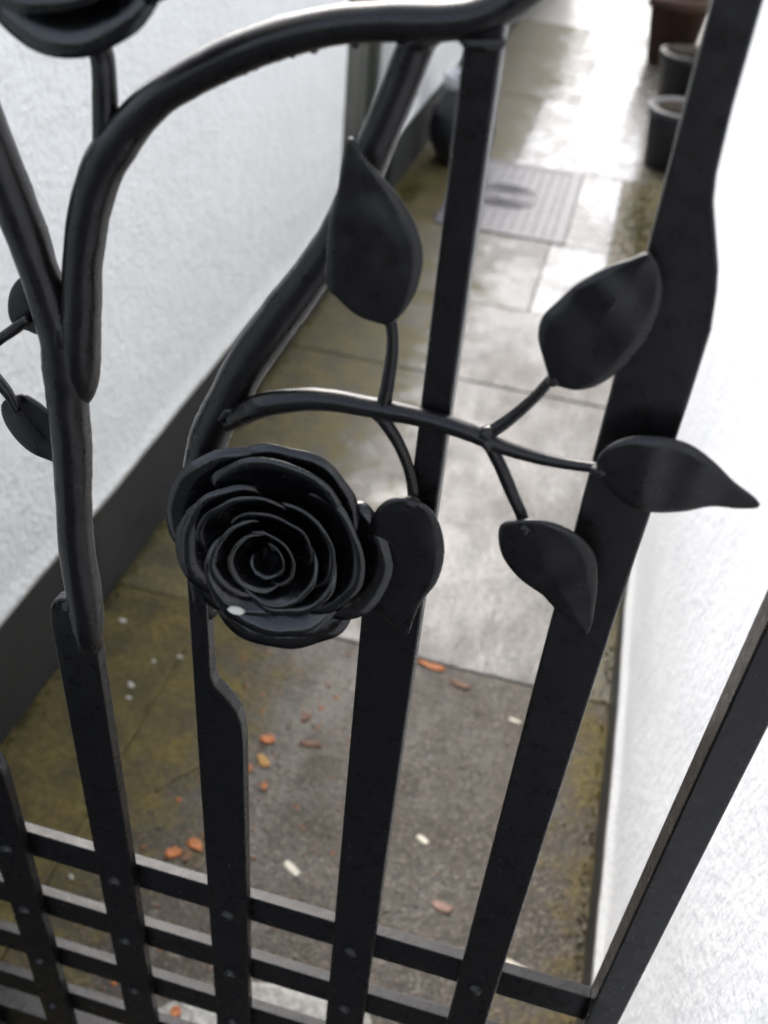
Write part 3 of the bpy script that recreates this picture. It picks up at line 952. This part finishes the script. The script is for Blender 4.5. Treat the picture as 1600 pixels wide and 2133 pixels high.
def chip(x, y, sx, sy, mat, rz, label, name, cat, sz=0.005, z=0.0, group=None):
    """a split sliver: thin, uneven, with broken ends"""
    bm = bmesh.new()
    n = 10
    ph = random.uniform(0, 40)
    top, bot = [], []
    for k in range(n):
        a = 2 * math.pi * k / n
        rg = 1 + 0.35 * noise.noise(Vector((math.cos(a) * 3, math.sin(a) * 3, ph)))
        px = max(-0.5, min(0.5, 0.62 * math.cos(a) * rg)) * sx
        py = max(-0.5, min(0.5, 0.62 * math.sin(a) * rg)) * sy
        zt = sz * (0.45 + 0.3 * noise.noise(Vector((px * 90, py * 90, ph))) + 0.35 * px / sx)
        top.append(bm.verts.new((px * 0.92, py * 0.88, max(zt, 0.0010))))
        bot.append(bm.verts.new((px, py, 0.0002)))
    bm.faces.new(top)
    bm.faces.new(bot[::-1])
    for k in range(n):
        q = (k + 1) % n
        bm.faces.new((bot[k], bot[q], top[q], top[k]))
    o = link(name, bm_mesh(bm, name), None, mat)
    o.location = (x, y, z)
    o.rotation_euler = (0, 0, rz)
    tag(o, label, cat, group)
    return o


G1 = 'fallen leaves on the floor'
dead_leaf(-0.437, 0.776, 0.030, 0.022, LEAF_O, 0.8, 'ochre-orange leaf scrap, leftmost of the three just above the top rail', group=G1)
dead_leaf(-0.411, 0.797, 0.032, 0.020, LEAF_O, -0.4, 'orange leaf scrap in the middle of the three above the top rail', group=G1)
dead_leaf(-0.398, 0.822, 0.026, 0.014, LEAF_O, 0.3, 'narrow orange leaf touching the third bar above the top rail', group=G1)
dead_leaf(-0.415, 0.776, 0.022, 0.014, LEAF_B, 1.3, 'rusty brown scrap lying below the three orange leaf scraps', group=G1)
dead_leaf(-0.366, 0.985, 0.040, 0.020, LEAF_Y, 2.4, 'yellow ochre leaf right of the third bar below the rose', group=G1)
dead_leaf(-0.372, 1.032, 0.030, 0.020, LEAF_O, 0.3, 'bright orange leaf right of the third bar, nearest its shoulder', group=G1)
dead_leaf(-0.385, 0.96, 0.022, 0.014, LEAF_O, 1.0, 'small orange leaf tucked under the ochre leaf by the third bar', group=G1)
dead_leaf(-0.345, 0.936, 0.016, 0.010, LEAF_O, 1.9, 'small orange scrap below the ochre leaf by the third bar', group=G1)
dead_leaf(-0.133, 1.297, 0.070, 0.018, LEAF_O, -0.15, 'long orange leaf in the slab joint right of the fourth bar', group=G1, lift=0.006)
dead_leaf(-0.070, 1.268, 0.050, 0.014, LEAF_B, -0.25, 'brownish orange leaf lying right of the long orange one at the slab joint', group=G1)
dead_leaf(-0.300, 1.045, 0.050, 0.012, LEAF_B, 0.1, 'thin brown leaf between third and fourth bar below the rose', group=G1)
dead_leaf(-0.325, 1.10, 0.028, 0.014, LEAF_B, 0.9, 'curled brown leaf just under the rose by the third bar shoulder', group=G1)
dead_leaf(-0.328, 0.572, 0.022, 0.018, LEAF_O, 0.6, 'orange scrap low down between second and third bar', group=G1, z=0.011)
dead_leaf(-0.330, 0.545, 0.020, 0.018, LEAF_O, 1.8, 'lowest orange scrap between second and third bar at the bottom edge', group=G1, z=0.011)
chip(-0.251, 0.806, 0.034, 0.014, CHIP, -0.55, 'white chip lying in the open between third and fourth bar', 'wood_chip', 'chip', 0.006)
chip(-0.064, 0.919, 0.022, 0.012, CHIP, -0.5, 'small pale chip between fourth and fifth bar', 'wood_chip', 'chip')
chip(0.118, 0.752, 0.055, 0.016, CHIP, -0.25, 'cream sliver of wood just above the top rail right of the fifth bar', 'wood_chip', 'chip', 0.007)
chip(-0.009, 0.814, 0.032, 0.016, PINK, -0.2, 'dull pink chip between fourth and fifth bar above the top rail', 'brick_chip', 'chip', 0.006)
chip(0.045, 1.215, 0.024, 0.008, CHIP, -0.2, 'thin pale sliver left of the fifth bar below the slab joint', 'wood_chip', 'chip', 0.004)
G2 = 'white blossom petals on the mossy gutter'
for x, y, L, lab in ((-0.745, 1.215, 0.026, 'white petal on the moss beside the plinth, topmost left of the third bar'),
                     (-0.600, 1.162, 0.018, 'white petal on the moss closest to the third bar'),
                     (-0.655, 1.068, 0.026, 'largest white petal halfway down the mossy gutter'),
                     (-0.645, 1.040, 0.018, 'white petal just below the largest one on the moss'),
                     (-0.640, 1.135, 0.014, 'tiny white petal between the upper petals on the moss'),
                     (-0.568, 0.690, 0.016, 'lone white petal seen between the first and second rail')):
    dead_leaf(x, y, L * 0.72, L * 0.34, PETAL, random.uniform(-0.7, 0.0), lab, 'blossom_petal', 'petal', 0.003, group=G2)
# the speck lying inside the rose's lower petal
sp = link('blossom_petal', lathe_mesh('blossom_petal', [(0.0006, 0), (0.0030, 0.0006), (0.0036, 0.0014), (0.0024, 0.0022), (0.0004, 0.0025)], (0, 0, 0), 12), None, PETAL, True)
sp.location = (-0.1335, 0.322, 1.0565)
sp.scale = (1.3, 0.8, 1.0)
tag(sp, 'white speck of a petal caught low in the iron rose', 'petal')


# grit and small debris nobody could count
def scatter(name, n, region, size, mat, label, cat, seed, flat=0.6, dens=None):
    rnd = random.Random(seed)
    vs, fs = [], []
    ico = [(0, 0, -1), (0.72, -0.53, -0.45), (-0.28, -0.85, -0.45), (-0.89, 0, -0.45), (-0.28, 0.85, -0.45), (0.72, 0.53, -0.45),
           (0.28, -0.85, 0.45), (-0.72, -0.53, 0.45), (-0.72, 0.53, 0.45), (0.28, 0.85, 0.45), (0.89, 0, 0.45), (0, 0, 1)]
    fc = [(0, 1, 2), (1, 0, 5), (0, 2, 3), (0, 3, 4), (0, 4, 5), (1, 5, 10), (2, 1, 6), (3, 2, 7), (4, 3, 8), (5, 4, 9), (1, 10, 6), (2, 6, 7), (3, 7, 8), (4, 8, 9), (5, 9, 10), (6, 10, 11), (7, 6, 11), (8, 7, 11), (9, 8, 11), (10, 9, 11)]
    k = 0
    while k < n:
        x = rnd.uniform(region[0], region[1])
        y = rnd.uniform(region[2], region[3])
        if dens and rnd.random() > dens(x, y):
            continue
        s = rnd.uniform(*size) * (0.6 + 0.8 * rnd.random() ** 3)
        ax, ay, az = s * rnd.uniform(0.7, 1.3), s * rnd.uniform(0.7, 1.3), s * flat
        an = rnd.uniform(0, 6.28)
        b = len(vs)
        for (a, c, d) in ico:
            px, py = a * ax, c * ay
            vs.append((x + px * math.cos(an) - py * math.sin(an), y + px * math.sin(an) + py * math.cos(an), d * az + az * 0.35))
        fs += [(a + b, c + b, d + b) for a, c, d in fc]
        k += 1
    me = bpy.data.meshes.new(name)
    me.from_pydata(vs, [], fs)
    o = link(name, me, None, mat, True)
    tag(o, label, cat, None, 'stuff')
    return o


scatter('grit', 2400, (-0.58, 0.20, 0.45, 1.30), (0.0009, 0.0030), GRIT, 'loose stone grit scattered over the brown wet floor', 'grit', 1,
        dens=lambda x, y: 0.25 + 0.75 * max(0, noise.noise(Vector((x * 6, y * 6, 2)))))
scatter('leaf_fragments', 200, (-0.52, 0.10, 0.50, 1.32), (0.0015, 0.0045), LEAF_B, 'crumbs of rotting brown leaf on the wet floor', 'debris', 2, 0.22,
        dens=lambda x, y: max(0.05, min(1, 1.1 - abs(x + 0.36) * 4)))
scatter('leaf_crumbs', 90, (-0.50, -0.10, 0.55, 1.30), (0.0014, 0.0040), LEAF_O, 'orange crumbs of leaf on the wet floor', 'debris', 3, 0.22,
        dens=lambda x, y: max(0.03, min(1, 1.05 - abs(x + 0.37) * 5)))


def moss(name, n, fn, label, seed):
    rnd = random.Random(seed)
    vs, fs = [], []
    for i in range(n):
        x, y = fn(rnd)
        hgt = rnd.uniform(0.002, 0.008)
        for q in range(3):
            an = rnd.uniform(0, 6.28)
            dx, dy = math.cos(an), math.sin(an)
            wd = rnd.uniform(0.002, 0.004)
            b = len(vs)
            vs += [(x - dy * wd, y + dx * wd, -0.002), (x + dy * wd, y - dx * wd, -0.002), (x + dx * hgt * 0.6, y + dy * hgt * 0.6, hgt)]
            fs.append((b, b + 1, b + 2))
    me = bpy.data.meshes.new(name)
    me.from_pydata(vs, [], fs)
    o = link(name, me, None, MOSS)
    tag(o, label, 'moss', None, 'stuff')


def clump(cx, cy, sx, sy):
    return lambda r: (cx + r.gauss(0, sx), cy + r.gauss(0, sy))


moss('moss', 2600, clump(0.150, 3.85, 0.045, 0.30), 'olive green moss along the foot of the right wall', 5)
moss('moss', 700, clump(-0.79, 3.78, 0.03, 0.10), 'yellow green moss tuft by the door at the upper left', 6)
moss('moss', 500, lambda r: (-0.801 + abs(r.gauss(0, 0.010)), r.uniform(0.5, 2.8)), 'thin line of moss in the joint under the left plinth', 8)
moss('moss', 400, lambda r: (0.211 - abs(r.gauss(0, 0.012)), r.uniform(0.5, 2.9)), 'thin line of moss in the joint under the right plinth', 9)


# raindrops hanging under the arched stem, made as bumps in the black paint
rnd = random.Random(4)


def drop(x, y, z, r, sag):
    bm = bmesh.new()
    q = bmesh.ops.create_icosphere(bm, subdivisions=2, radius=1)
    for v in q['verts']:
        k = 1.0 + (sag if v.co.z < 0 else 0.0)
        v.co = Vector((x + v.co.x * r * 1.3, y + v.co.y * r, z + v.co.z * r * k))
    gp('rain_bead', bm_mesh(bm, 'rain_bead'), IRON, True)


for x, z in ((-0.1755, 1.2802), (-0.1572, 1.2902), (-0.1485, 1.2950), (-0.1440, 1.2970), (-0.1345, 1.3014), (-0.1290, 1.3038), (-0.1205, 1.3072), (-0.1040, 1.3112)):
    drop(x, YG + 0.004, z, rnd.uniform(0.0008, 0.0018), 0.25)
